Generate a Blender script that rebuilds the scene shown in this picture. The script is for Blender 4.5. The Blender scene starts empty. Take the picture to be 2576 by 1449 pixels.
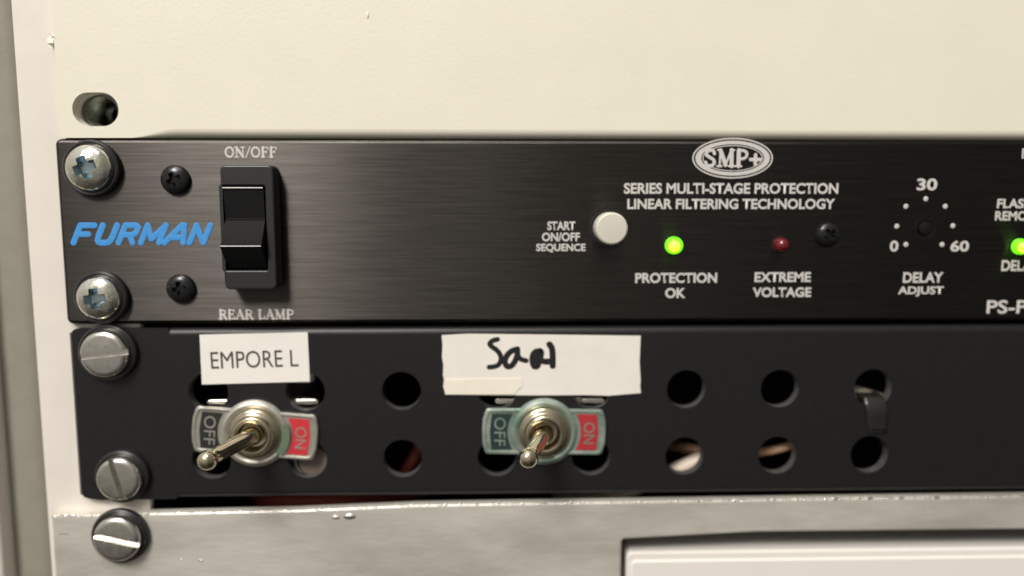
import bpy, bmesh, math, random
from mathutils import Vector, Matrix
random.seed(7)
MM = 0.001
scn = bpy.context.scene
C = scn.collection

# ------------------------------------------------------------------ camera
FOC = 1900.0                     # focal length in units of a 2576 px wide frame
DIST = 188.0                     # lens to front of the panels, mm
yaw, pitch = math.radians(1.485), math.radians(-6.43)
FWD = Vector((math.sin(yaw)*math.cos(pitch), math.cos(yaw)*math.cos(pitch), math.sin(pitch)))
RGT = FWD.cross(Vector((0, 0, 1))).normalized()
UPV = RGT.cross(FWD)
cd = bpy.data.cameras.new('camera')
cam = bpy.data.objects.new('camera', cd); C.objects.link(cam)
cd.sensor_width = 36.0
cd.lens = 36.0*FOC/2576.0
cd.clip_start, cd.clip_end = 0.005, 20.0
cam.location = (0, -DIST*MM, 0)
cam.rotation_euler = Matrix((RGT, UPV, -FWD)).transposed().to_euler()
cd.dof.use_dof = True
cd.dof.focus_distance = 0.178
cd.dof.aperture_fstop = 3.3
scn.camera = cam

# ------------------------------------------------------------------ world + lamps
w = bpy.data.worlds.new('World'); scn.world = w; w.use_nodes = True
nt = w.node_tree; nt.nodes.clear()
wo = nt.nodes.new('ShaderNodeOutputWorld'); bg = nt.nodes.new('ShaderNodeBackground')
tc = nt.nodes.new('ShaderNodeTexCoord'); sx = nt.nodes.new('ShaderNodeSeparateXYZ')
mr = nt.nodes.new('ShaderNodeMapRange'); rp = nt.nodes.new('ShaderNodeValToRGB')
mr.inputs[1].default_value = -1; mr.inputs[2].default_value = 1
nt.links.new(tc.outputs['Generated'], sx.inputs[0]); nt.links.new(sx.outputs[2], mr.inputs[0])
nz = nt.nodes.new('ShaderNodeTexNoise'); nz.inputs['Scale'].default_value = 2.2; nz.inputs['Detail'].default_value = 2
nt.links.new(tc.outputs['Generated'], nz.inputs['Vector'])
ad = nt.nodes.new('ShaderNodeMath'); ad.operation = 'MULTIPLY_ADD'; ad.inputs[1].default_value = 0.35; 
nt.links.new(nz.outputs[0], ad.inputs[0]); 
sb = nt.nodes.new('ShaderNodeMath'); sb.operation = 'SUBTRACT'; sb.inputs[1].default_value = 0.175
nt.links.new(mr.outputs[0], ad.inputs[2]); nt.links.new(ad.outputs[0], sb.inputs[0]); nt.links.new(sb.outputs[0], rp.inputs[0])
cr = rp.color_ramp
cr.elements[0].position = 0.15; cr.elements[0].color = (0.06, 0.053, 0.044, 1)
cr.elements[1].position = 0.95; cr.elements[1].color = (0.85, 0.82, 0.76, 1)
e = cr.elements.new(0.48); e.color = (0.40, 0.38, 0.345, 1)
e = cr.elements.new(0.68); e.color = (0.58, 0.555, 0.51, 1)
nt.links.new(rp.outputs[0], bg.inputs[0])
mx = nt.nodes.new('ShaderNodeMapRange'); mx.interpolation_type = 'SMOOTHSTEP'      # world light dimmed to the right, added to darken the panel's reflection
mx.inputs[1].default_value = -0.15; mx.inputs[2].default_value = 0.6; mx.inputs[3].default_value = 0.92; mx.inputs[4].default_value = 0.34
nt.links.new(sx.outputs[0], mx.inputs[0]); nt.links.new(mx.outputs[0], bg.inputs[1])
nt.links.new(bg.outputs[0], wo.inputs[0])

def area(name, loc, aim, size, power, col, sy=None):
    l = bpy.data.lights.new(name, 'AREA'); l.energy = power; l.color = col; l.size = size
    if sy: l.shape = 'RECTANGLE'; l.size_y = sy
    o = bpy.data.objects.new(name, l); C.objects.link(o); o.location = loc
    o.rotation_euler = (Vector(aim)-Vector(loc)).to_track_quat('-Z', 'Y').to_euler()
    return o
area('key_lamp', (-0.80, -1.6, 1.55), (0.06, 0, 0), 0.66, 46.0, (1.0, 0.955, 0.89))
area('ceiling_lamp', (-0.26, -0.70, 1.4), (0, 0, -0.02), 0.7, 9.0, (1.0, 0.955, 0.89), 0.35)

scn.view_settings.view_transform = 'Standard'
scn.view_settings.look = 'None'
scn.view_settings.exposure = 0.08
scn.view_settings.gamma = 1.0

# ------------------------------------------------------------------ helpers
def at(px, py, h=0.0):
    """pixel of the 2576x1449 view -> (x, z) in mm on the plane h mm in front of the panels"""
    d = FWD + RGT*((px-1288)/FOC) - UPV*((py-724.5)/FOC)
    t = (DIST-h)/d.y
    return (d.x*t, d.z*t)
def mmpx(h=0.0): return (DIST-h)/FOC*1.006

def setup(o, label=None, cat=None, group=None, kind=None):
    if label: o['label'] = label
    if cat: o['category'] = cat
    if group: o['group'] = group
    if kind: o['kind'] = kind
    return o
def link(name, me, mat, parent=None):
    o = bpy.data.objects.new(name, me); C.objects.link(o)
    mats = mat if isinstance(mat, (list, tuple)) else [mat]
    me.materials.clear()
    for m in mats: me.materials.append(m)
    if parent: 
        o.parent = parent
        o.matrix_parent_inverse = Matrix.Translation(parent.location).inverted()
    return o
def empty(name, x, h, z, label, cat, group=None):
    o = bpy.data.objects.new(name, None); C.objects.link(o)
    o.location = (x*MM, -h*MM, z*MM); o.empty_display_size = 0.005
    return setup(o, label, cat, group)

class MB:
    """collects geometry in mm as (x, h, z); h = towards the viewer"""
    def __init__(s): s.v = []; s.f = []; s.mi = []; s.cur = 0
    def add(s, vs, fs):
        n = len(s.v); s.v += [tuple(q) for q in vs]
        for f in fs: s.f.append([i+n for i in f]); s.mi.append(s.cur)
        return s
    def box(s, x0, x1, h0, h1, z0, z1):
        v = [(x, h, z) for x in (x0, x1) for h in (h0, h1) for z in (z0, z1)]
        return s.add(v, [(0,1,3,2),(4,6,7,5),(0,4,5,1),(2,3,7,6),(0,2,6,4),(1,5,7,3)])
    def lathe(s, prof, x, z, h0=0, n=48, axis=None, sx=1, sz=1):
        """prof: list of (r, h); axis optional unit Vector in (x,h,z)"""
        vs, fs = [], []
        if axis is None: A, U, V = Vector((0,1,0)), Vector((1,0,0)), Vector((0,0,1))
        else:
            A = Vector(axis).normalized(); U = A.cross(Vector((0,0,1))).normalized(); V = U.cross(A).normalized()
        o = Vector((x, h0, z)); rings = []
        for r, h in prof:
            if r < 1e-6: rings.append([len(vs)]); vs.append(o+A*h)
            else:
                rings.append(list(range(len(vs), len(vs)+n)))
                for k in range(n):
                    a = 2*math.pi*k/n; vs.append(o+A*h+U*(r*math.cos(a)*sx)+V*(r*math.sin(a)*sz))
        for a, b in zip(rings, rings[1:]):
            for k in range(n):
                k2 = (k+1) % n
                if len(a) == 1 and len(b) == 1: continue
                if len(a) == 1: fs.append((a[0], b[k2], b[k]))
                elif len(b) == 1: fs.append((a[k], a[k2], b[0]))
                else: fs.append((a[k], a[k2], b[k2], b[k]))
        return s.add(vs, fs)
    def extrude_x(s, prof, x0, x1, closed=True):
        """prof: list of (h, z)"""
        n = len(prof)
        vs = [(x0, h, z) for h, z in prof]+[(x1, h, z) for h, z in prof]
        fs = [(i, (i+1) % n, n+(i+1) % n, n+i) for i in range(n if closed else n-1)]
        if closed: fs += [list(range(n))[::-1], list(range(n, 2*n))]
        return s.add(vs, fs)
    def mesh(s, me):
        """append a mesh already in metres"""
        n = len(s.v); s.v += [(v.co.x/MM, -v.co.y/MM, v.co.z/MM) for v in me.vertices]
        for p in me.polygons: s.f.append([i+n for i in p.vertices]); s.mi.append(s.cur)
        return s
    def build(s, name, mat, parent=None, angle=35, weld=True):
        me = bpy.data.meshes.new(name)
        me.from_pydata([(x*MM, -h*MM, z*MM) for x, h, z in s.v], [], s.f)
        for p, i in zip(me.polygons, s.mi): p.material_index = i
        bm = bmesh.new(); bm.from_mesh(me)
        if weld: bmesh.ops.remove_doubles(bm, verts=bm.verts, dist=2e-7)
        bmesh.ops.recalc_face_normals(bm, faces=bm.faces)
        bm.to_mesh(me); bm.free()
        finish(me, angle)
        keep = [p.material_index for p in me.polygons]
        o = link(name, me, mat, parent)
        me.polygons.foreach_set('material_index', keep); me.update()
        return o
def finish(me, angle):
    me.polygons.foreach_set('use_smooth', [abs(p.normal.y) < 0.9995 for p in me.polygons])
    me.set_sharp_from_angle(angle=math.radians(angle)); me.update()

TOW = Matrix(((1,0,0,0),(0,0,-1,0),(0,1,0,0),(0,0,0,1)))      # curve XY -> panel plane, curve Z -> towards viewer
def curve_mesh(splines, extrude=0, bevel=0, res=3, dims='2D', offset=0, closed=True):
    cu = bpy.data.curves.new('tmp', 'CURVE'); cu.dimensions = dims
    if dims == '2D': cu.fill_mode = 'BOTH'
    else: cu.fill_mode = 'FULL'; cu.use_fill_caps = True
    cu.extrude = extrude*MM; cu.bevel_depth = bevel*MM; cu.bevel_resolution = res; cu.offset = offset*MM
    for pts in splines:
        sp = cu.splines.new('POLY'); sp.points.add(len(pts)-1)
        for p, q in zip(sp.points, pts):
            p.co = (q[0]*MM, q[1]*MM, (q[2] if len(q) > 2 else 0)*MM, 1)
        sp.use_cyclic_u = closed
    o = bpy.data.objects.new('tmp', cu); C.objects.link(o)
    dg = bpy.context.evaluated_depsgraph_get()
    me = bpy.data.meshes.new_from_object(o.evaluated_get(dg))
    bpy.data.objects.remove(o); bpy.data.curves.remove(cu)
    return me
def rrect(x0, x1, z0, z1, r, n=6, corners='1111'):
    pts = []
    for (cx, cz, a0, on) in ((x1-r, z1-r, 0, corners[0]), (x0+r, z1-r, 90, corners[1]), (x0+r, z0+r, 180, corners[2]), (x1-r, z0+r, 270, corners[3])):
        if on == '1':
            for k in range(n+1):
                a = math.radians(a0+90*k/n); pts.append((cx+r*math.cos(a), cz+r*math.sin(a)))
        else:
            pts.append((cx+math.copysign(r, math.cos(math.radians(a0+45))), cz+math.copysign(r, math.sin(math.radians(a0+45)))))
    return pts
def circ(x, z, r, n=40, sx=1.0, sz=1.0): return [(x+r*sx*math.cos(2*math.pi*k/n), z+r*sz*math.sin(2*math.pi*k/n)) for k in range(n)]
def plate_mesh(splines, hfront, thick, bevel=0.25, res=3):
    me = curve_mesh(splines, extrude=thick/2-bevel, bevel=bevel, res=res, offset=-bevel)
    me.transform(Matrix.Translation((0, -(hfront-thick/2)*MM, 0)) @ TOW)
    return me
def plate(name, splines, hfront, thick, bevel, mat, parent=None, res=3, angle=35):
    me = plate_mesh(splines, hfront, thick, bevel, res); me.name = name; finish(me, angle)
    return link(name, me, mat, parent)
def strokes_mesh(strokes, h, flat=0.05):
    """strokes: list of (pts[(x,z)], width). flattened round pen lines lying on the plane h"""
    mb = MB()
    for i, (pts, wd) in enumerate(strokes):
        me = curve_mesh([pts], bevel=wd/2, res=3, dims='3D', closed=False)
        n = len(mb.v)
        mb.v += [(v.co.x/MM, h+0.004*i+v.co.z/MM*flat/(wd/2), v.co.y/MM) for v in me.vertices]
        for p in me.polygons: mb.f.append([k+n for k in p.vertices]); mb.mi.append(0)
        for q in (pts[0], pts[-1]):                          # round pen ends
            mb.lathe([(wd/2, 0), (wd*0.42, flat*0.6), (wd*0.25, flat), (0, flat*1.1)], q[0], q[1], h+0.004*i, 14)
        bpy.data.meshes.remove(me)
    return mb
def smooth(pts, it=2):
    for _ in range(it):
        q = [pts[0]]
        for a, b in zip(pts, pts[1:]):
            q += [(a[0]*.75+b[0]*.25, a[1]*.75+b[1]*.25), (a[0]*.25+b[0]*.75, a[1]*.25+b[1]*.75)]
        pts = q+[pts[-1]]
    return pts
def text_mesh(body, x, z, width, height, h, bold=0.0, shear=0.0, rot=0.0, align='C', thick=0.04, spacing=1.0):
    """printed lettering: a thin film of ink. width/height in mm of the finished word (height = capital height)"""
    cu = bpy.data.curves.new('tmp', 'FONT'); cu.body = body; cu.size = 1.0; cu.space_character = spacing
    cu.offset = bold; cu.extrude = 0.0; cu.fill_mode = 'FRONT'; cu.shear = shear; cu.resolution_u = 4
    o = bpy.data.objects.new('tmp', cu); C.objects.link(o)
    dg = bpy.context.evaluated_depsgraph_get()
    me = bpy.data.meshes.new_from_object(o.evaluated_get(dg))
    bpy.data.objects.remove(o); bpy.data.curves.remove(cu)
    xs = [v.co.x for v in me.vertices]; ys = [v.co.y for v in me.vertices]
    x0, x1 = min(xs), max(xs); y0, y1 = min(ys), max(ys)
    sx = width/(x1-x0) if width else height/(y1-y0)*0.95; sy = height/(y1-y0)
    ca, sa = math.cos(math.radians(rot)), math.sin(math.radians(rot))
    cx = {'C': (x0+x1)/2, 'L': x0}[align]
    for v in me.vertices:
        px, pz = (v.co.x-cx)*sx, (v.co.y-(y0+y1)/2)*sy
        v.co = ((x+px*ca-pz*sa)*MM, -(h+thick)*MM, (z+px*sa+pz*ca)*MM)
    return me
def letter(name, me, mat, parent):
    me.name = name
    return link(name, me, mat, parent)

# serif pen alphabet: cell 0..1 high; (strokes, advance). T thick stem, t thin stroke
T, t = 0.20, 0.10
def sf(x, z, l=0.16): return ([(x-l, z), (x+l, z)], t)
GLY = {
 'O': ([([(.40+.33*math.cos(a*math.pi/12), .5+.46*math.sin(a*math.pi/12)) for a in range(25)], .16)], .86),
 'N': ([([(.14,.03),(.14,.97)], t), ([(.14,.95),(.68,.05)], T), ([(.68,.03),(.68,.97)], t), sf(.14,.03), sf(.10,.97,.12), sf(.68,.97)], .90),
 '/': ([([(.02,-.02),(.40,1.02)], t)], .46),
 'F': ([([(.16,.03),(.16,.97)], T), ([(.16,.95),(.58,.95)], t), ([(.16,.52),(.46,.52)], t), sf(.16,.03), ([(.58,.95),(.60,.76)], t), ([(.46,.62),(.46,.42)], t)], .70),
 'R': ([([(.16,.03),(.16,.97)], T), (smooth([(.16,.95),(.45,.95),(.60,.82),(.58,.62),(.42,.52),(.16,.50)]), .13), ([(.36,.52),(.66,.03)], T), sf(.16,.03), ([(.60,.03),(.76,.03)], t)], .80),
 'E': ([([(.16,.03),(.16,.97)], T), ([(.16,.95),(.58,.95)], t), ([(.16,.52),(.46,.52)], t), ([(.16,.05),(.60,.05)], t), ([(.58,.95),(.60,.78)], t), ([(.60,.05),(.63,.24)], t), ([(.46,.61),(.46,.43)], t)], .72),
 'A': ([([(.10,.03),(.40,.97)], t), ([(.40,.97),(.68,.03)], T), ([(.20,.34),(.56,.34)], t), sf(.08,.03,.11), sf(.70,.03,.13)], .84),
 'L': ([([(.16,.03),(.16,.97)], T), ([(.16,.05),(.56,.05)], t), ([(.56,.05),(.59,.28)], t), sf(.16,.97)], .68),
 'M': ([([(.14,.03),(.17,.97)], t), ([(.17,.95),(.47,.10)], T), ([(.47,.10),(.76,.95)], t), ([(.78,.97),(.80,.03)], T), sf(.13,.03,.12), sf(.80,.03,.15), sf(.13,.97,.1), sf(.82,.97,.1)], 1.02),
 'P': ([([(.16,.03),(.16,.97)], T), (smooth([(.16,.95),(.45,.95),(.62,.82),(.60,.58),(.42,.46),(.16,.45)]), .14), sf(.16,.03)], .74),
 'S': ([(smooth([(.58,.76),(.54,.92),(.36,.98),(.14,.88),(.12,.68),(.34,.54),(.56,.40),(.60,.18),(.40,.02),(.18,.06),(.10,.26)]), .16)], .74),
 '+': ([([(.08,.42),(.62,.42)], .17), ([(.35,.14),(.35,.70)], .17)], .72),
 ' ': ([], .38)}
def serif_mesh(body, x, z, width, height, h):
    tot = sum(GLY[c][1] for c in body); sx = width/tot; out = []; cx = -width/2
    for c in body:
        for pts, wd in GLY[c][0]:
            out.append(([(x+cx+p[0]*sx, z+(p[1]-.5)*height) for p in pts], wd*height*1.2))
        cx += GLY[c][1]*sx
    return strokes_mesh(out, h, 0.03)

# ------------------------------------------------------------------ materials
def mat(name, col, rough=0.5, metal=0.0, noise=0.0, nscale=200.0, bump=0.0, bscale=1500.0, bdist=0.0002, rvar=0.0, stretch=(1,1,1), spec=0.5, coat=0.0, col2=None, emit=None, estr=0, aniso=0.0):
    m = bpy.data.materials.new(name); m.use_nodes = True
    n = m.node_tree.nodes; l = m.node_tree.links; b = n['Principled BSDF']
    b.inputs['Base Color'].default_value = (*col, 1); b.inputs['Roughness'].default_value = rough
    b.inputs['Metallic'].default_value = metal; b.inputs['Specular IOR Level'].default_value = spec
    b.inputs['Coat Weight'].default_value = coat
    tcn = n.new('ShaderNodeTexCoord'); mp = n.new('ShaderNodeMapping'); mp.inputs['Scale'].default_value = stretch
    l.new(tcn.outputs['Object'], mp.inputs[0])
    if noise or col2:
        t1 = n.new('ShaderNodeTexNoise'); t1.inputs['Scale'].default_value = nscale; t1.inputs['Detail'].default_value = 5
        t1.inputs['Roughness'].default_value = 0.62
        l.new(mp.outputs[0], t1.inputs['Vector'])
        r = n.new('ShaderNodeValToRGB'); r.color_ramp.elements[0].position = 0.32; r.color_ramp.elements[1].position = 0.68
        c2 = col2 or tuple(c*(1+noise) for c in col); c1 = tuple(c*(1-noise) for c in col) if not col2 else col
        r.color_ramp.elements[0].color = (*c1, 1); r.color_ramp.elements[1].color = (*c2, 1)
        l.new(t1.outputs[0], r.inputs[0]); l.new(r.outputs[0], b.inputs['Base Color'])
    if rvar:
        t3 = n.new('ShaderNodeTexNoise'); t3.inputs['Scale'].default_value = nscale*0.7; t3.inputs['Detail'].default_value = 4
        l.new(mp.outputs[0], t3.inputs['Vector'])
        q = n.new('ShaderNodeMapRange'); q.inputs[1].default_value = .3; q.inputs[2].default_value = .7
        q.inputs[3].default_value = max(0.03, rough-rvar); q.inputs[4].default_value = rough+rvar
        l.new(t3.outputs[0], q.inputs[0]); l.new(q.outputs[0], b.inputs['Roughness'])
    if bump:
        t2 = n.new('ShaderNodeTexNoise'); t2.inputs['Scale'].default_value = bscale; t2.inputs['Detail'].default_value = 3
        l.new(mp.outputs[0], t2.inputs['Vector'])
        bp = n.new('ShaderNodeBump'); bp.inputs['Strength'].default_value = bump; bp.inputs['Distance'].default_value = bdist
        l.new(t2.outputs[0], bp.inputs['Height']); l.new(bp.outputs[0], b.inputs['Normal'])
    if emit:
        b.inputs['Emission Color'].default_value = (*emit, 1); b.inputs['Emission Strength'].default_value = estr
    if aniso:
        b.inputs['Anisotropic'].default_value = aniso; b.inputs['Anisotropic Rotation'].default_value = 0.25
        tg = n.new('ShaderNodeTangent'); tg.direction_type = 'RADIAL'; tg.axis = 'Z'
        l.new(tg.outputs[0], b.inputs['Tangent'])
    return m
M = {}
M['cream'] = mat('cream_paint', (0.795, 0.755, 0.64), 0.42, noise=0.022, nscale=45, bump=0.13, bscale=1000, bdist=0.0003)
M['rail'] = mat('white_rail_paint', (0.74, 0.69, 0.63), 0.45, noise=0.03, nscale=90, bump=0.10, bscale=900)
M['side'] = mat('grey_side_tone', (0.27, 0.25, 0.205), 0.6, noise=0.07, nscale=130, bump=0.25, bscale=1600)  # grey tone, darker than the rail
M['brushed'] = mat('black_brushed_aluminium', (0.070, 0.064, 0.059), 0.33, 1.0, noise=0.24, nscale=2600, stretch=(0.02, 1, 1), rvar=0.03, aniso=1.0)
M['satin'] = mat('black_powder_coat', (0.011, 0.0105, 0.011), 0.40, spec=0.4, noise=0.12, nscale=500, bump=0.25, bscale=2600, bdist=0.0001)
M['rim'] = mat('grey_punched_edge', (0.11, 0.107, 0.104), 0.35, 0.3, noise=0.2, nscale=500)  # hole walls, paler than the black coat
M['plastic'] = mat('black_switch_plastic', (0.020, 0.020, 0.021), 0.38, bump=0.08, bscale=3000, bdist=0.0001)
M['rocker'] = mat('matt_rocker_plastic', (0.008, 0.008, 0.0085), 0.6, spec=0.12, bump=0.06, bscale=3000, bdist=0.0001)
M['gloss'] = mat('black_gloss_plastic', (0.012, 0.012, 0.013), 0.22, rvar=0.08, nscale=500)
M['washer'] = mat('black_nylon', (0.018, 0.017, 0.018), 0.33, rvar=0.05, nscale=400)
M['blackscrew'] = mat('blackened_steel', (0.03, 0.03, 0.032), 0.25, 0.7, rvar=0.1, nscale=900)
M['nickel'] = mat('dull_nickel', (0.66, 0.635, 0.585), 0.27, 1.0, noise=0.08, nscale=600, rvar=0.09)
M['zinc'] = mat('yellow_blue_zinc', (0.80, 0.83, 0.84), 0.12, 1.0, col2=(0.82, 0.77, 0.56), nscale=260, rvar=0.07, bump=0.5, bscale=620, bdist=0.0003)
M['bluezinc'] = mat('blue_zinc_recess', (0.34, 0.42, 0.46), 0.35, 1.0, noise=0.15, nscale=700, rvar=0.1)
M['brass'] = mat('nickel_brass', (0.58, 0.515, 0.385), 0.19, 1.0, noise=0.06, nscale=500, rvar=0.07)
M['lever'] = mat('polished_nickel', (0.62, 0.55, 0.405), 0.13, 1.0, noise=0.05, nscale=500, rvar=0.05)
M['plate'] = mat('satin_aluminium_plate', (0.62, 0.60, 0.54), 0.36, 0.85, noise=0.06, nscale=700, rvar=0.08)
M['patina'] = mat('green_film_plate', (0.20, 0.31, 0.255), 0.30, 0.6, col2=(0.50, 0.55, 0.49), nscale=150, rvar=0.08)
M['red'] = mat('red_enamel', (0.56, 0.035, 0.045), 0.4, noise=0.08, nscale=500)
M['dull_red'] = mat('dull_red_enamel', (0.40, 0.03, 0.036), 0.4, noise=0.08, nscale=500)
M['black_enamel'] = mat('black_enamel', (0.022, 0.022, 0.020), 0.4)
M['teal_enamel'] = mat('dark_teal_enamel', (0.016, 0.035, 0.033), 0.4)
M['paper'] = mat('white_label_paper', (0.84, 0.80, 0.755), 0.55, noise=0.015, nscale=250)
M['tape'] = mat('white_masking_tape', (0.80, 0.755, 0.70), 0.6, noise=0.03, nscale=140, bump=0.15, bscale=900)
M['yellowtape'] = mat('cream_masking_tape', (0.83, 0.785, 0.68), 0.5, noise=0.03, nscale=160, bump=0.15, bscale=900)
M['ink'] = mat('dark_print', (0.05, 0.047, 0.045), 0.5)
M['marker'] = mat('black_marker', (0.012, 0.012, 0.013), 0.4)
M['silk'] = mat('silver_white_print', (0.60, 0.575, 0.55), 0.5, noise=0.05, nscale=900)
M['blue'] = mat('blue_print', (0.055, 0.29, 0.69), 0.45, noise=0.08, nscale=800)
M['button'] = mat('grey_white_plastic', (0.62, 0.59, 0.52), 0.38, noise=0.02, nscale=200)
M['green_led'] = mat('lit_green_lens', (0.1, 0.6, 0.02), 0.2, emit=(0.20, 1.0, 0.01), estr=1.1)
M['green_core'] = mat('lit_green_core', (0.6, 0.8, 0.1), 0.2, emit=(0.62, 1.0, 0.02), estr=1.6)
M['red_led'] = mat('unlit_red_lens', (0.13, 0.006, 0.011), 0.15, coat=0.5)
M['steel'] = mat('bare_steel_panel', (0.53, 0.495, 0.44), 0.36, 0.42, col2=(0.79, 0.755, 0.695), nscale=70, stretch=(0.3, 1, 1), rvar=0.12, bump=0.22, bscale=900, bdist=0.0003)
M['glint'] = mat('glint_steel', (0.86, 0.81, 0.72), 0.17, 1.0)  # brighter than the panel steel, to carry the glints
M['white_device'] = mat('white_device_plastic', (0.80, 0.765, 0.72), 0.4, noise=0.012, nscale=60)
M['dark'] = mat('dark_interior', (0.012, 0.011, 0.011), 0.8)
M['thread'] = mat('dark_zinc_thread', (0.20, 0.22, 0.19), 0.28, 1.0, rvar=0.1, nscale=600)
M['cable_cream'] = mat('cream_cable', (0.80, 0.68, 0.56), 0.45)
M['cable_red'] = mat('red_cable', (0.42, 0.08, 0.05), 0.45)
M['cable_orange'] = mat('orange_cable', (0.78, 0.47, 0.29), 0.4)
M['cable_olive'] = mat('olive_grey_cable', (0.34, 0.31, 0.235), 0.45)
M['bakelite'] = mat('brown_bakelite', (0.17, 0.13, 0.105), 0.5, noise=0.1, nscale=300)
M['film'] = mat('grey_tape_film', (0.020, 0.019, 0.017), 0.16, noise=0.1, nscale=300)
M['wall'] = M['rail']

RIGHT = 372.0                    # right end of the 19 inch panels, mm

# ------------------------------------------------------------------ rack cabinet
rack = empty('rack_cabinet', -110, -2, -120, 'pale painted rack cabinet frame with upright rail and grey side running down the left edge', 'rack')
xr = at(78, 724, -2)[0]
slot_x, slot_z = at(240, 275, 0)
mb = MB()
hx, hz = slot_x-0.3, slot_z-0.2
mb.mesh(plate_mesh([rrect(xr, -88.5, -150, 110, 1.0), circ(hx+.3, hz, 5.3, 40, 1, .80)], -2.0, 2.2, 0.5))
mb.box(xr+0.02, xr+2.0, -30, -4.1, -150, 110)
mb.build('upright_rail', M['rail'], rack)
mb = MB()
# threaded nut behind the slot
prof = []
for k in range(9): prof += [(3.75, -4.0-k*1.0), (3.2, -4.5-k*1.0)]
mb.lathe([(6.4, -3.9), (3.8, -3.9)]+prof+[(2.3, -12.9), (2.2, -22), (0, -22)], hx, hz, 0, 40)
mb.build('threaded_hole', M['thread'], rack, angle=20)
mb = MB()
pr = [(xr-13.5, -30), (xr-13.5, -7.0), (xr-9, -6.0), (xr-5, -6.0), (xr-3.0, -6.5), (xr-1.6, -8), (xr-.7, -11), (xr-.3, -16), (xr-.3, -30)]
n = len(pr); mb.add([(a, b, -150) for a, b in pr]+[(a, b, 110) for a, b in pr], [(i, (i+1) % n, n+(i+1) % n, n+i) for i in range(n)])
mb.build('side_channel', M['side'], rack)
plate('outer_edge', [rrect(xr-60, xr-12.0, -150, 110, 1.5)], -1.5, 28, 1.2, M['rail'], rack)
mb = MB()
mb.box(-83.8, RIGHT+40, -152, -150, -150, 110)
mb.box(-90.6, -88.6, -152, -4.4, -150, 110)
mb.box(-83.8, RIGHT+40, -150, -30, 108, 110)
mb.box(-83.8, RIGHT+40, -150, -30, -150, -148)
mb.build('interior_wall', M['dark'], rack)

# ------------------------------------------------------------------ folded sheet panels
def arc(hc, zc, r, a0, a1, n=7):
    return [(hc+r*math.cos(math.radians(a0+(a1-a0)*k/n)), zc+r*math.sin(math.radians(a0+(a1-a0)*k/n))) for k in range(n+1)]
def folded(mb, ear, body_x0, body_x1, z0, z1, r, holes=(), thick=1.6, hf=0.0, depth=14, split=None):
    """front skin with an ear on the left and long edges rolled back with radius r"""
    front = [(ear, z0+r), (ear, z1-r), (body_x1, z1-r), (body_x1, z0+r)]
    me = curve_mesh([front]+list(holes), extrude=thick/2)
    me.transform(Matrix.Translation((0, -(hf-thick/2)*MM, 0)) @ TOW); mb.mesh(me)
    top = arc(hf-r, z1-r, r, 0, 90)+[(hf-depth, z1)]
    bot = arc(hf-r, z0+r, r, 0, -90)+[(hf-depth, z0)]
    for p in (top, bot):
        mb.extrude_x(p, body_x0, body_x1, closed=False)
        inner = [(h-(thick if abs(z-(z1 if p is top else z0)) > r*0.99 else 0), z) for h, z in p]

# cream blank panel above
zear = at(300, 347, 0)[1]; zb = zear
xl = at(140, 170, 0)[0]; xfold = at(385, 340, 0)[0]
mb = MB()
slot = [(slot_x+(1.5 if c > 0 else -1.5)*1.0+4.0*c, slot_z+4.0*s_) for c, s_ in [(math.cos(2*math.pi*k/48), math.sin(2*math.pi*k/48)) for k in range(48)]]
stn = [(xfold-6+12*k/10, .03+2.2*(3*(k/10)**2-2*(k/10)**3)) for k in range(11)]+[(RIGHT, 2.23)]
sheet = [(xl+.9, zear), (xl+.25, zear+.25), (xl, zear+.9), (xl, 108), (RIGHT, 108)]+[(a, zear+r_) for a, r_ in stn[::-1]]
me = curve_mesh([sheet, slot], extrude=0.95)
me.transform(Matrix.Translation((0, 0.95*MM, 0)) @ TOW); mb.mesh(me)
vs = []; np_ = 10
for a, r_ in stn: vs += [(a, h, z) for h, z in arc(-r_, zear+r_, r_, 0, -90, np_-2)+[(-16, zear)]]
mb.add(vs, [(i*np_+k, i*np_+k+1, (i+1)*np_+k+1, (i+1)*np_+k) for i in range(len(stn)-1) for k in range(np_-1)])
mb.lathe([(0.55, 0), (0.4, .14), (0, .22)], *at(925, 38, 0), 0, 12, sx=0.7, sz=1.6)
blank = mb.build('blank_panel', M['cream'])
setup(blank, 'large cream blank panel across the top with an oval screw slot', 'panel')
# burr of paint on the rail beside the panel edge
mb = MB(); bx, bz = at(126, 96, 0)
mb.add([(bx-.9, -1.9, bz+1.4), (bx+.9, -.2, bz-1.2), (bx+1.2, .1, bz+.2), (bx-.3, .1, bz+1.0)], [(0,1,2,3)])
mb.extrude_x([(-1.9, bz-1.5), (.15, bz-1.2), (.05, bz-.4), (-1.9, bz+1.2)], bx-.7, bx+.8)
mb.build('paint_burr', M['cream'], blank)

# ------------------------------------------------------------------ power sequencer
seq = empty('power_sequencer', 0, 0, -8, 'black brushed aluminium power unit with blue lettering, rocker switch and green lamps', 'rack unit')
px0 = at(152, 600, 0)[0]; pz1 = zear-.12; pz0 = at(1288, 812, 0)[1]
plate('front_panel', [rrect(px0, RIGHT, pz0, pz1, 1.6, corners='0110')], 0.0, 3.0, 1.0, M['brushed'], seq, res=2, angle=60)
mb = MB(); mb.box(px0+16, RIGHT-16, -120, -3.2, pz0+.6, pz1-1.2); mb.build('chassis', M['dark'], seq)

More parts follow.
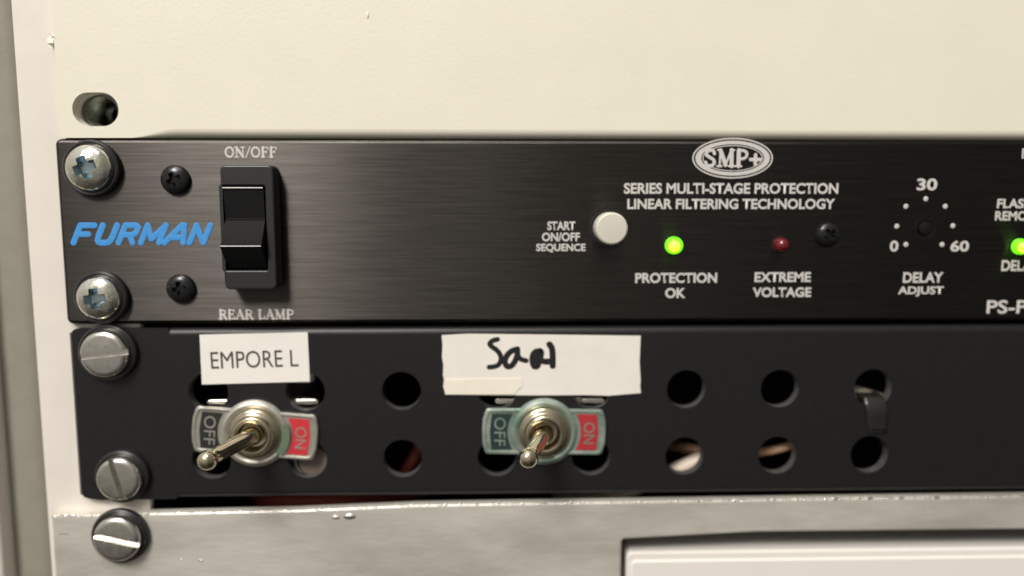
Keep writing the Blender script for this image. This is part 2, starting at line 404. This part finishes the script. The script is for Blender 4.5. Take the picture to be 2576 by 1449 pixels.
# rocker switch
HB = 5.5
x0, z1 = at(552, 415, HB); x1, z0 = at(697, 728, HB)
rk0, rk1 = at(571, 600, HB-2)[0], at(673, 600, HB-2)[0]
ztop, zmid, zridge, zbot, zrec = (at(600, y, h)[1] for y, h in ((470, HB), (552, HB-.6), (620, HB+3.2), (661, HB-.5), (680, HB)))
hous = plate('rocker_switch', [rrect(x0, x1, z0, z1, 1.3), rrect(rk0-.25, rk1+.35, zrec, ztop+.25, 0.4)], HB, HB, 0.45, M['plastic'], seq)
mb = MB(); mb.box(rk0-.2, rk1+.3, 0.05, 0.8, zrec, ztop+.2); mb.build('recess', M['dark'], hous)
mb = MB()
pr = [(1.0, ztop), (HB-.1, ztop), (HB+.12, ztop-.14), (HB+.12, ztop-.32), (HB-.15, ztop-.75), (HB-.7, zmid+.2), (HB-.55, zmid), (HB-.65, zmid-.25), (HB+3.0, zridge+.22), (HB+3.25, zridge+.05), (HB+3.15, zridge-.2), (HB-.4, zbot), (HB-1.2, zrec+.5), (1.0, zrec+.4)]
mb.extrude_x(pr, rk0+.1, rk1-.05); mb.build('rocker', M['rocker'], hous, angle=25)
# edge highlights of the rocker, put in as paler grey strips
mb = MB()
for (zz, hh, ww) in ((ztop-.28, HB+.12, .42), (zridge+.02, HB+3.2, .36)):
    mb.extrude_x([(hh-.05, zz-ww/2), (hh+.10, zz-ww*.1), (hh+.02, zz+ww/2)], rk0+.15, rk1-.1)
mb.build('rocker_highlight', mat('highlight_grey', (0.20, 0.19, 0.185), 0.3), hous)

# small black cross head screws
def cross_cut(mb, x, z, h, r, wd, rot, depth=0.15):
    pass
def phil(name, x, z, r, hh, base_h, mt, cmat, parent, rot=0.0, wd=0.28, arm=0.62, sink=0.55, label=None):
    """domed cross head; the recess is a real cut"""
    prof = [(0, base_h-.3), (r*.98, base_h-.3), (r, base_h+hh*.25)]
    for k in range(1, 9):
        a = k/8*math.pi/2; prof.append((r*math.cos(a) if k < 8 else 0, base_h+hh*(.25+.75*math.sin(a))))
    mb = MB(); mb.lathe(prof, x, z, 0, 56)
    o = mb.build(name, [mt, cmat], parent, angle=40)
    cut = MB(); top = base_h+hh+1; bt = base_h+hh*(1-sink)
    for q in (0, 1):
        a = math.radians(rot+90*q); u = (math.cos(a), math.sin(a)); v = (-u[1], u[0])
        L, W = r*arm, r*wd*.5
        pts = []
        for hh2, k in ((bt-.001*q, .55), (top, 1.25)):
            for sx_, sz_ in ((-1,-1),(1,-1),(1,1),(-1,1)):
                pts.append((x+u[0]*L*k*sx_+v[0]*W*(.8+.4*(k>1))*sz_, hh2, z+u[1]*L*k*sx_+v[1]*W*(.8+.4*(k>1))*sz_))
        cut.add(pts, [(0,3,2,1),(4,5,6,7),(0,1,5,4),(1,2,6,5),(2,3,7,6),(3,0,4,7)])
        co = cut.build('cutter', [cmat, cmat], None); cut = MB()
        boolean(o, co)
    finish(o.data, 35)
    return o
def boolean(o, co, op='DIFFERENCE'):
    md = o.modifiers.new('b', 'BOOLEAN'); md.object = co; md.operation = op; md.solver = 'EXACT'
    try: md.material_mode = 'TRANSFER'
    except Exception: pass
    dg = bpy.context.evaluated_depsgraph_get(); dg.update()
    me = bpy.data.meshes.new_from_object(o.evaluated_get(dg)); o.modifiers.clear()
    old = o.data; nm = old.name; o.data = me; bpy.data.meshes.remove(old); me.name = nm
    cm = co.data; bpy.data.objects.remove(co); bpy.data.meshes.remove(cm)
for (px, py, pr_, rot) in ((437, 452, 36, 25), (451, 727, 36, 8), (2088, 590, 31, 40)):
    x, z = at(px, py, 1.5)
    phil('small_screw', x, z, pr_*mmpx(1.5), 1.9, 0.0, M['blackscrew'], M['blackscrew'], seq, rot, wd=.34, arm=.6, sink=.6)

# push button, lamps, trimmer
x, z = at(1538, 575, 4)
mb = MB(); r = 41*mmpx(5)
mb.lathe([(r, -1), (r, 4.2), (r*.97, 4.7), (r*.88, 5.0), (r*.5, 5.1), (0, 5.12)], x, z, 0, 48)
bt = mb.build('push_button', M['button'], seq)
mb = MB(); mb.lathe([(r+.9, 0), (r+.85, .35), (r+.15, .4), (r+.1, 0)], x, z, 0, 48); mb.build('collar', M['gloss'], bt)
def led(px, py, r_px, mt, core=None, lab=None):
    r = r_px*mmpx(2); x, z = at(px, py, 1.8); mb = MB()
    prof = [(r*1.0, -.4), (r, 1.0)]+[(r*math.cos(a), 1.0+r*1.05*math.sin(a)) for a in [k*math.pi/16 for k in range(1, 8)]]+[(0, 1.0+r*1.05)]
    mb.lathe(prof, x, z, 0, 32); o = mb.build('indicator_lamp', mt, seq)
    if core:
        mb = MB(); mb.lathe([(r*.74*math.cos(a), 1.0+r*(.45+.74*math.sin(a))) for a in [k*math.pi/16 for k in range(0, 8)]]+[(0, 1.0+r*1.19)], x-.2, z-.12, 0, 24)
        mb.build('glowing_core', core, o)
    mb = MB(); mb.lathe([(r+.35, 0), (r+.32, .18), (r, .2)], x, z, 0, 32); mb.build('bezel', M['gloss'], o)
    if lab: o['label'] = lab
    return o
led(1698, 618, 22, M['green_led'], M['green_core'], 'lit green indicator lamp')
led(1969, 617, 19, M['red_led'], None, 'unlit dark red indicator lamp')
led(2574, 621, 20, M['green_led'], M['green_core'], 'lit green indicator lamp')
x, z = at(2326, 575, 0)
mb = MB(); mb.lathe([(2.9, 0), (2.85, .12), (2.5, .14), (2.4, 0.04)], x, z, 0, 40)
mb.lathe([(1.6, .03), (1.6, .5), (1.4, .6), (0, .62)], x, z, 0, 32); mb.build('trimmer_shaft', M['rocker'], seq)

# silk-screened lettering
def say(body, px, py, wpx, hpx, bold=.03, align='C', m='silk', **k):
    x, z = at(px, py, 0); s = mmpx(0)
    return letter('lettering', text_mesh(body, x, z, wpx*s if wpx else None, hpx*s, 0.02, bold, align=align, **k), M[m], seq)
s0 = mmpx(0)
serif_mesh('ON/OFF', *at(632, 383), 128*s0, 25*s0, 0.02).build('lettering', M['silk'], seq, weld=False)
serif_mesh('REAR LAMP', *at(646, 791), 188*s0, 24*s0, 0.02).build('lettering', M['silk'], seq, weld=False)
LOGO = [([[(.0, 0), (.0, 1), (.62, 1)], [(.0, .50), (.50, .50)]], .62),
        ([smooth([(0, 1), (0, .18), (.12, 0), (.50, 0), (.62, .18), (.62, 1)], 1)], .62),
        ([[(0, 0), (0, 1), (.48, 1), (.60, .90), (.60, .58), (.48, .46), (.08, .46)], [(.36, .44), (.62, 0)]], .62),
        ([[(0, 0), (0, 1), (.40, .22), (.80, 1), (.80, 0)]], .80),
        ([[(-.12, 0), (.34, 1), (.44, 1), (.70, 0)], [(.10, .30), (.58, .30)]], .62),
        ([[(0, 0), (0, 1), (.60, 0), (.60, 1)]], .60)]
W_, H_ = 350*s0, 57*s0; wd_ = 14.0*s0; gap = .36
tot = sum(q[1] for q in LOGO)+gap*5; kx = (W_-wd_-.34*H_)/tot
lx, lz = at(178, 618); cx_ = wd_/2; st = []
for gl, adv in LOGO:
    for pts in gl:
        q = [(lx+cx_+p[0]*kx+p[1]*.34*H_, lz+wd_/2+p[1]*(H_-wd_)) for p in pts]
        st += [([a, b], wd_) for a, b in zip(q, q[1:])] if len(q) < 9 else [(q, wd_*1.05)]
    cx_ += (adv+gap)*kx
strokes_mesh(st, 0.02, 0.03).build('logo_lettering', M['blue'], seq, weld=False)
say('START', 1412, 568, 70, 22); say('ON/OFF', 1411, 596, 95, 22); say('SEQUENCE', 1411, 624, 124, 22)
say('SERIES MULTI-STAGE PROTECTION', 1840, 474, 540, 27, .03); say('LINEAR FILTERING TECHNOLOGY', 1840, 513, 524, 26, .03)
say('PROTECTION', 1701, 699, 208, 26, .032); say('OK', 1699, 737, 52, 26, .032)
say('EXTREME', 1969, 697, 144, 25, .032); say('VOLTAGE', 1967, 735, 150, 25, .032)
say('DELAY', 2322, 698, 104, 27, .03); say('ADJUST', 2316, 733, 118, 26, .03)
say('30', 2332, 464, 52, 30); say('0', 2249, 619, 22, 28); say('60', 2414, 619, 48, 28)
say('FLASH', 2508, 512, 92, 24, align='L'); say('REMOTE', 2503, 543, 118, 24, align='L')
say('DELAY', 2519, 668, 100, 28, align='L'); say('PS-PRO', 2482, 772, 190, 35, .02, align='L'); say('I', 2573, 386, 5, 25)
for (px, py) in ((2279, 615), (2256, 569), (2279, 519), (2329, 500), (2378, 519), (2397, 568), (2370, 615)):
    mb = MB(); mb.lathe([(6.2*s0, .01), (5.6*s0, .04), (0, .045)], *at(px, py), 0, 20); mb.build('scale_dot', M['silk'], seq)
# oval badge
x, z = at(1843, 398, 0); a_, b_ = 101*s0, 50*s0
def ring(a0, b0, a1, b1, h):
    me = curve_mesh([circ(0, 0, 1, 72, a0, b0), circ(0, 0, 1, 72, a1, b1)], extrude=.02)
    me.transform(Matrix.Translation((x*MM, -h*MM, z*MM)) @ TOW); return me
mb = MB(); mb.mesh(ring(a_, b_, a_-.35, b_-.35, .03)); mb.mesh(ring(a_-.75, b_-.7, a_-2.2, b_-1.55, .03)); mb.mesh(ring(a_-2.5, b_-1.8, a_-2.75, b_-2.0, .03))
badge = mb.build('oval_badge', M['silk'], seq)
serif_mesh('SMP+', x+.1, z, 146*s0, 42*s0, 0.02).build('badge_lettering', M['silk'], badge, weld=False)

# ------------------------------------------------------------------ perforated switch panel
zt = at(1288, 822, 0)[1]; zb2 = at(1288, 1247, 0)[1]; ex = at(190, 1000, 0)[0]; fx = at(425, 830, 0)[0]
cols = [-71.2+24.15*k for k in range(8)]
rows = [at(1728, 979, 0)[1], at(1728, 1147, 0)[1]]
colx = lambda k: at(1010, 1000, 0)[0]+24.22*(k-2)
holes = [circ(colx(k), rz, 4.95, 44) for k in range(8) for rz in rows]
mb = MB()
R_ = 1.8
sheet = [(RIGHT, zb2+R_), (RIGHT, zt-R_), (fx, zt-R_), (fx, zt-.4), (fx-.5, zt), (ex+1.4, zt), (ex+.4, zt-.4), (ex, zt-1.4), (ex, zb2+1.4), (ex+.5, zb2+.8), (ex+1.6, zb2+.35), (ex+4.5, zb2-.1), (fx-.5, zb2), (fx, zb2+.4), (fx, zb2+R_)]
me = curve_mesh([sheet]+holes, extrude=1.0)
me.transform(Matrix.Translation((0, 1.0*MM, 0)) @ TOW); mb.mesh(me)
mb.add([(ex, -.02, zt-1.4), (ex, -.02, zb2+1.4), (ex-.9, -.9, zb2+1.2), (ex-.9, -.9, zt-1.2), (ex-.9, -2, zb2+1.2), (ex-.9, -2, zt-1.2)], [(0,1,2,3),(3,2,4,5)])
for k in range(8):
    for rz in rows: mb.lathe([(4.96, -.35), (5.0, -.1), (5.1, -.01), (5.25, .012), (5.4, .0)], colx(k), rz, 0, 44)
mb.extrude_x(arc(-R_, zt-R_, R_, 0, 90)+[(-14, zt)], fx-.05, RIGHT, closed=False)
mb.extrude_x(arc(-R_, zb2+R_, R_, 0, -90)+[(-14, zb2)], fx-.05, RIGHT, closed=False)
mb.cur = 1
for k in range(8):
    for rz in rows: mb.lathe([(4.93, -2.9), (4.93, -.3), (4.96, -.12), (5.03, -.02)], colx(k), rz, 0, 44)
mb.cur = 0
swp = mb.build('switch_panel', [M['satin'], M['rim']], weld=False)
setup(swp, 'black perforated metal panel with two rows of round holes and two toggle switches', 'panel')

# ------------------------------------------------------------------ rack screws
def slotted(x, z, r, hb, rot, label, wr=1.22):
    t_ = empty('rack_screw', x, hb, z, label, 'screw', 'screws fastening the panels to the rack rail')
    mb = MB(); R = r*wr
    mb.lathe([(r*.6, hb), (R, hb), (R+.1, hb+.5), (R-.05, hb+1.3), (R-.45, hb+1.65), (R-.9, hb+1.6), (r*.9, hb+1.2), (r*.6, hb+1.1)], x, z, 0, 56)
    mb.build('washer', M['washer'], t_)
    b = hb+1.0
    mb = MB(); mb.lathe([(0, b), (r*.99, b), (r, b+1.5), (r*.985, b+1.9), (r*.95, b+2.25), (r*.88, b+2.55), (r*.80, b+2.68), (r*.74, b+2.72), (0, b+2.76)], x, z, 0, 64)
    o = mb.build('screw_head', [M['nickel'], M['nickel']], t_, angle=28)
    a = math.radians(rot); u = (math.cos(a), math.sin(a)); v = (-u[1], u[0]); W = r*.125
    pts = [(x+u[0]*r*1.2*i+v[0]*W*j, hh, z+u[1]*r*1.2*i+v[1]*W*j) for hh in (b+1.55, b+4) for i, j in ((-1,-1),(1,-1),(1,1),(-1,1))]
    cut = MB().add(pts, [(0,3,2,1),(4,5,6,7),(0,1,5,4),(1,2,6,5),(2,3,7,6),(3,0,4,7)])
    boolean(o, cut.build('cutter', [M['nickel'], M['nickel']])); finish(o.data, 28)
    return t_
def zinc_screw(x, z, r, hb, rot, label):
    t_ = empty('rack_screw', x, hb, z, label, 'screw', 'screws fastening the panels to the rack rail')
    mb = MB(); R = r*1.22
    mb.lathe([(r*.6, hb), (R, hb), (R+.1, hb+.5), (R-.05, hb+1.4), (R-.45, hb+1.75), (R-.9, hb+1.7), (r*.9, hb+1.3), (r*.6, hb+1.2)], x, z, 0, 56)
    mb.build('washer', M['washer'], t_)
    phil('screw_head', x, z, r, 3.3, hb+1.2, M['zinc'], M['bluezinc'], t_, rot, wd=.40, arm=.52, sink=.6)
    return t_
hS = 3.5
zinc_screw(*at(216, 422, hS), 57*mmpx(hS), 0, 20, 'shiny yellowish cross head screw at the top left corner of the black power unit')
zinc_screw(*at(241, 752, hS), 55*mmpx(hS), 0, 5, 'shiny cross head screw with bluish cross below the blue lettering')
slotted(*at(258, 893, hS), 60*mmpx(hS), 0, 6, 'dull slotted screw with near level slot at the top left of the perforated panel')
slotted(*at(295, 1208, hS), 57*mmpx(hS), 0, -75, 'dull slotted screw with steep slot at the bottom left of the perforated panel')
slotted(*at(291, 1359, hS+1), 60*mmpx(hS+1), 1.2, -14, 'dull slotted screw in the bare grey metal panel at the bottom left')

# ------------------------------------------------------------------ toggle switches
def toggle(px, py, rot, tilt_x, pm, off_m, label, film=False):
    cx, cz = at(px, py, 1.0)
    t_ = empty('toggle_switch', cx, 0, cz, label, 'toggle switch', 'toggle switches on the perforated panel')
    ca, sa = math.cos(math.radians(rot)), math.sin(math.radians(rot))
    L = lambda p: (cx+p[0]*ca-p[1]*sa, cz+p[0]*sa+p[1]*ca)
    R, ty, tx = 8.7, 6.0, 15.3
    def outline(ins=0):
        R2, ty2, tx2 = R-ins, ty-ins, tx-ins
        a = math.asin(ty2/R2); pts = []
        for k in range(15): q = a+(math.pi-2*a)*k/14; pts.append((R2*math.cos(q), R2*math.sin(q)))
        def tab(s):
            o = [(s*(tx2-1.3), ty2), (s*(tx2-.5), ty2-.25), (s*(tx2-.1), ty2-1.0)]
            o += [(s*(tx2+.55*math.cos(z/ty2*1.4)), z) for z in (ty2*.5, 0, -ty2*.5)]
            return o+[(s*(tx2-.1), -ty2+1.0), (s*(tx2-.5), -ty2+.25), (s*(tx2-1.3), -ty2)]
        pts += tab(-1)
        for k in range(15): q = math.pi+a+(math.pi-2*a)*k/14; pts.append((R2*math.cos(q), R2*math.sin(q)))
        return pts+tab(1)[::-1]
    me = plate_mesh([[L(p) for p in outline()]], 0.9, 0.8, 0.25); mb = MB(); mb.mesh(me)
    # raised rim following the outline, and the pressed dish round the bushing
    rim = [L(p) for p in outline(.55)]
    rm = curve_mesh([rim], bevel=.5, res=3, dims='3D', closed=True)
    n = len(mb.v); mb.v += [(v.co.x/MM, .9+v.co.z/MM*.55, v.co.y/MM) for v in rm.vertices]
    for p in rm.polygons: mb.f.append([i+n for i in p.vertices]); mb.mi.append(0)
    mb.lathe([(8.5, .85), (8.2, 1.35), (7.6, 1.6), (7.0, 1.45), (6.6, 1.0)], cx, cz, 0, 56)
    pl = mb.build('legend_plate', pm, t_, weld=False)
    def field(s):
        pts = [(s*13.4, 4.7), (s*13.9, 0), (s*13.4, -4.7)]
        pts += [(s*math.sqrt(9.35**2-z*z), z) for z in [-4.7+9.4*k/10 for k in range(11)]]
        return [L(p) for p in pts]
    plate('off_field', [field(-1)], .98, .1, .02, off_m, pl)
    plate('on_field', [field(1)], .98, .1, .02, M['red'] if film else M['dull_red'], pl)
    letter('off_lettering', text_mesh('OFF', *L((-11.3, 0)), 7.4, 2.9, .99, .0, rot=rot-90), pm, pl)
    letter('on_lettering', text_mesh('ON', *L((11.5, -.2)), 5.6, 2.9, .99, .0, rot=rot-90), pm, pl)
    if film:
        a0 = [math.radians(-38+62*k/12) for k in range(13)]
        pts = [L((6.9*math.cos(a), 6.9*math.sin(a))) for a in a0]+[L((9.0*math.cos(a), 9.0*math.sin(a)*.9)) for a in a0[::-1]]
        me = plate_mesh([pts], 1.72, .12, .03); me.name = 'green_film'; link('green_film', me, mat('green_film', (.16, .22, .15), .4, .3), pl)
    mb = MB()
    mb.lathe([(6.5, .9), (6.5, 1.7), (6.35, 2.0), (5.9, 2.25), (5.3, 2.35), (5.05, 2.6), (5.0, 3.3), (4.75, 3.75), (4.3, 3.9), (3.75, 3.7), (3.4, 3.0), (3.2, 1.4), (0, 1.0)], cx, cz, 0, 64)
    mb.build('bushing_nut', M['brass'], t_, angle=50)
    tip = Vector((cx+tilt_x, 19.3, cz-.4)); base = Vector((cx+.2, 1.2, cz)); ax = (tip-base).normalized(); ln = (tip-base).length
    rb = 2.35
    pr = [(0, 0), (2.2, .2), (2.5, 1.3), (2.3, 2.4), (2.0, 3.2), (1.78, ln-3.6), (1.62, ln-2.0)]
    pr += [(rb*math.sin(q), ln-rb*math.cos(q)) for q in [math.radians(42+138*k/12) for k in range(13)]]
    pr[-1] = (0, pr[-1][1])
    mb = MB(); mb.lathe(pr, base.x, base.z, base.y, 48, axis=ax); mb.build('lever', M['lever'], t_, angle=50)
    mb = MB(); mb.box(cx-9, cx+9.5, -26, -9.5, cz-8, cz+7)
    mb.build('switch_body', M['bakelite'], t_)
    mb = MB(); x2 = cx-8.5, cx+12
    for (q, w_) in ((cx-9.6, 2.9), (cx+12.6, 2.9)):
        me = plate_mesh([rrect(q-w_, q+w_, cz+6.85, cz+8.2, .6)], -1.2, 1.0, .3); mb.mesh(me)
    mb.box(cx-12, cx+14, -4.6, -3.2, cz+6.6, cz+7.9)
    mb.build('frame_bracket', M['glint'], t_)
    if film:
        mb = MB(); mb.lathe([(0, -14), (4.2, -14), (4.2, -3.2), (3.7, -2.4), (0, -2.2)], cx+13.6, cz-8.6, 0, 32); mb.build('terminal_block', M['bakelite'], t_)
    return t_
toggle(641, 1091, -5.0, -5.0, M['plate'], M['black_enamel'], 'silver toggle switch under the printed EMPORE L label, lever tilted left', film=True)
toggle(1369, 1087, -1.0, -4.9, M['patina'], M['teal_enamel'], 'greenish toggle switch under the handwritten tape, lever tilted down and left')

# ------------------------------------------------------------------ stickers
def c1(cx, cy): return ((cx/2.2646+650)/1.4907, (cy/2.2646+1200)/1.4907)
def c2(cx, cy): return ((cx/2.375+1650)/1.4907, (cy/2.375+1230)/1.4907)
pts = [at(*c1(*p), .2) for p in ((222, 125), (1140, 104), (1160, 524), (242, 548))]
lab = plate('label_sticker', [pts], .2, .16, .04, M['paper']); setup(lab, 'small white printed label reading EMPORE L above the left toggle switch', 'label')
x, z = at(*c1(690, 333), .2)
letter('lettering', text_mesh('EMPORE L', x, z, 738/3.376*s0, 148/3.376*s0, .21, .0, rot=1.3), M['ink'], lab)
left = [(15, 65), (22, 150), (18, 260), (30, 330), (26, 420), (42, 480), (28, 515), (48, 595)]
edge = [(48, 595), (400, 598), (900, 600), (1300, 598), (1500, 604), (1790, 580), (1782, 505), (1788, 480), (1778, 300), (1788, 70), (1000, 60), (250, 52)]
pts = [at(*c2(*p), .2) for p in left[:-1]+edge]
tape = plate('masking_tape', [pts], .22, .18, .05, M['tape']); setup(tape, 'wide white tape strip with handwriting in black marker above the greenish toggle switch', 'tape')
pts = [at(*c2(*p), .3) for p in ((36, 462), (300, 452), (728, 446), (735, 520), (690, 552), (668, 592), (50, 592), (30, 515))]
plate('tape_patch', [pts], .36, .12, .04, M['yellowtape'], tape)
S = [[(512, 102), (470, 112), (436, 140), (462, 168), (505, 195), (535, 232), (546, 275), (530, 325), (490, 345), (438, 350)],
     [(690, 188), (640, 202), (598, 240), (574, 295), (592, 346), (634, 344), (668, 300), (690, 245), (690, 190)], [(688, 238), (715, 280), (768, 292)],
     [(892, 208), (842, 216), (822, 272), (836, 342), (868, 344), (876, 290), (902, 232), (892, 208)], [(850, 230), (856, 290), (848, 330)], [(870, 240), (905, 300), (985, 300)], [(975, 146), (1000, 180), (1004, 250), (1004, 338)]]
st = [(smooth([at(*c2(*p), .3) for p in s_]), (46, 53, 46, 62, 62, 57, 57)[i]/3.54*s0) for i, s_ in enumerate(S)]
strokes_mesh(st, .22, .03).build('handwriting', M['marker'], tape, weld=False)

# ------------------------------------------------------------------ cables and loose bits behind the panel
def cable(pts, r, m, label):
    me = curve_mesh([[(p[0], p[2], p[1]) for p in pts]], bevel=r, res=5, dims='3D', closed=False)
    me.transform(TOW); me.name = 'cable'; finish(me, 60)
    o = link('cable', me, m); return setup(o, label, 'cable')
def path(p, n=3):
    for _ in range(n):
        q = [p[0]]
        for a, b in zip(p, p[1:]):
            q += [tuple(a[i]*.75+b[i]*.25 for i in range(3)), tuple(a[i]*.25+b[i]*.75 for i in range(3))]
        p = q+[p[-1]]
    return p
x, z = at(1738, 1168, -6)
cable(path([(x-30, -60, z-30), (x-18, -14, z-11), (x, -6.5, z-.6), (x+16, -10, z+7), (x+30, -60, z+14)]), 2.2, M['cable_cream'], 'cream cable seen through the lower hole right of the handwritten tape')
x, z = at(1962, 1128, -7)
cable(path([(x-30, -70, z-16), (x-14, -14, z-4.5), (x, -5.0, z+.2), (x+14, -9, z+5), (x+26, -70, z-10)]), 1.15, M['cable_orange'], 'orange beige cable crossing the lower hole second from the right')
x, z = at(780, 1262, -14)
cable(path([(x-26, -60, z-14), (x-16, -18, z-1), (x, -13, z+.4), (x+18, -16, z-.5), (x+34, -60, z-12)]), 2.6, M['cable_red'], 'dark red cable in the gap below the left toggle switch')
x, z = at(1018, 1178, -16)
cable(path([(x-10, -70, z-30), (x-4, -22, z-8), (x+1, -15, z), (x+7, -24, z+10), (x+9, -70, z+25)]), 1.6, M['cable_red'], 'dark red wire behind the lower hole between the two toggle switches')
x, z = at(2190, 1000, -4)
cable(path([(x-26, -60, z+10), (x-14, -14, z+4.0), (x-1, -5.2, z+.2), (x+14, -12, z-5), (x+24, -60, z-14)]), 1.9, M['cable_olive'], 'olive grey cable behind the upper hole furthest right')
mb = MB()
x, z = at(2203, 1018, 0)
prof = [(-9, z+1.6), (-4, z+2.0), (-1.2, z+1.6), (.05, z+.2), (.40, z-1.4), (.25, z-3.6), (.12, z-6.0), (.10, z-7.4)]
for i, (h, zz) in enumerate(prof): pass
wd = [2.6, 2.7, 2.8, 2.9, 2.8, 2.7, 2.5, 2.2]
vs = []; n = 7
for (h, zz), ww in zip(prof, wd):
    for k in range(n): u = k/(n-1)*2-1; vs.append((x+u*ww+.12*(z-zz), h+.22*(1-u*u), zz))
mb.add(vs, [(i*n+k, i*n+k+1, (i+1)*n+k+1, (i+1)*n+k) for i in range(len(prof)-1) for k in range(n-1)])
o = mb.build('tape_strip', M['film']); sm = o.modifiers.new('thick', 'SOLIDIFY'); sm.thickness = .25*MM; sm.offset = 0
setup(o, 'small dark glossy strip hanging from the upper hole furthest right', 'tape')

# ------------------------------------------------------------------ bare metal panel and white device below
mx0 = at(136, 1400, 1)[0]; mz = at(700, 1282, 1)[1]; mzr = at(2400, 1252, 1)[1]
ox = at(1563, 1420, 1)[0]; oz = at(1563, 1356, 1)[1]; ozr = at(2576, 1330, 1)[1]
top = [(mx0, at(136, 1297, 1)[1]), (at(420, 1290, 1)[0], at(420, 1290, 1)[1]), at(750, 1283, 1), at(1050, 1270, 1), at(1550, 1262, 1), at(2000, 1255, 1), at(2576, 1247, 1), (RIGHT, at(2576, 1247, 1)[1])]
out = [(mx0, -150)]+top+[(RIGHT, ozr-.3), at(2576, 1331, 1), (at(1900, 1338, 1)), (ox+.6, oz), (ox, oz-.5), (ox, -150)]
mp_ = plate('metal_panel', [out], 1.2, 3.2, 0.55, M['steel'], None, res=3)
rnd = random.Random(3); mb = MB(); xx = mx0+.4
while xx < 150:
    ln = rnd.uniform(.25, 1.5)*(1.0 if rnd.random() < .8 else 1.8)
    for a, b in zip(top, top[1:]):
        if a[0] <= xx <= b[0]:
            zz = a[1]+(b[1]-a[1])*(xx-a[0])/(b[0]-a[0]); break
    rr = rnd.uniform(.10, .24)+(.12 if rnd.random() < .25 else 0)
    if -112 < xx < -85 or 60 < xx < 105: rr += .11  # lumps on the rough edge sized up where it glints most
    if rnd.random() < .75: mb.lathe([(0, -rr), (rr*.7, -rr*.7), (rr, 0), (rr*.7, rr*.7), (0, rr)], xx, zz-.16+rnd.uniform(-.06, .06), .95, 10, sx=ln/rr*.5)
    xx += ln*rnd.uniform(.6, 1.3)
mb.build('glint_burrs', M['glint'], mp_, angle=80)
setup(mp_, 'bare grey metal panel with a bright top edge along the bottom', 'panel')
mb = MB(); mb.extrude_x([(1.2, -.08), (1.24, 0), (1.2, .08)], 0, 2.6)
for v in range(len(mb.v)): q = mb.v[v]; xx, zz = at(141, 1344, 1.2); mb.v[v] = (q[0]+xx+.6, q[1], q[2]+zz)
mb.build('pencil_mark', M['ink'], mp_)
for (px, py, rr) in ((505, 1410, .45), (455, 1408, .3), (880, 1300, 1.2), (845, 1302, .8)):
    mb = MB(); xx, zz = at(px, py, 1.2); mb.lathe([(rr, 1.19), (rr*.6, 1.19+rr*.18), (0, 1.19+rr*.22)], xx, zz, 0, 16, sx=1.4, sz=.6)
    mb.build('dent_glint', M['nickel'], mp_)  # dents built as raised bright lumps, their glint put into the metal
dv = empty('white_device', 90, -2, -150, 'white plastic device with rounded corner set in the opening at the bottom right', 'device')
dx, dz = at(1576, 1389, -1)
plate('body', [rrect(dx, RIGHT-20, -150, dz, 1.6)], -1.0, 30, 0.7, M['white_device'], dv, res=4)
plate('raised_face', [rrect(dx+1.3, RIGHT-22, -149, dz-2.3, 1.2)], -.55, 2, 0.4, M['white_device'], dv, res=4)
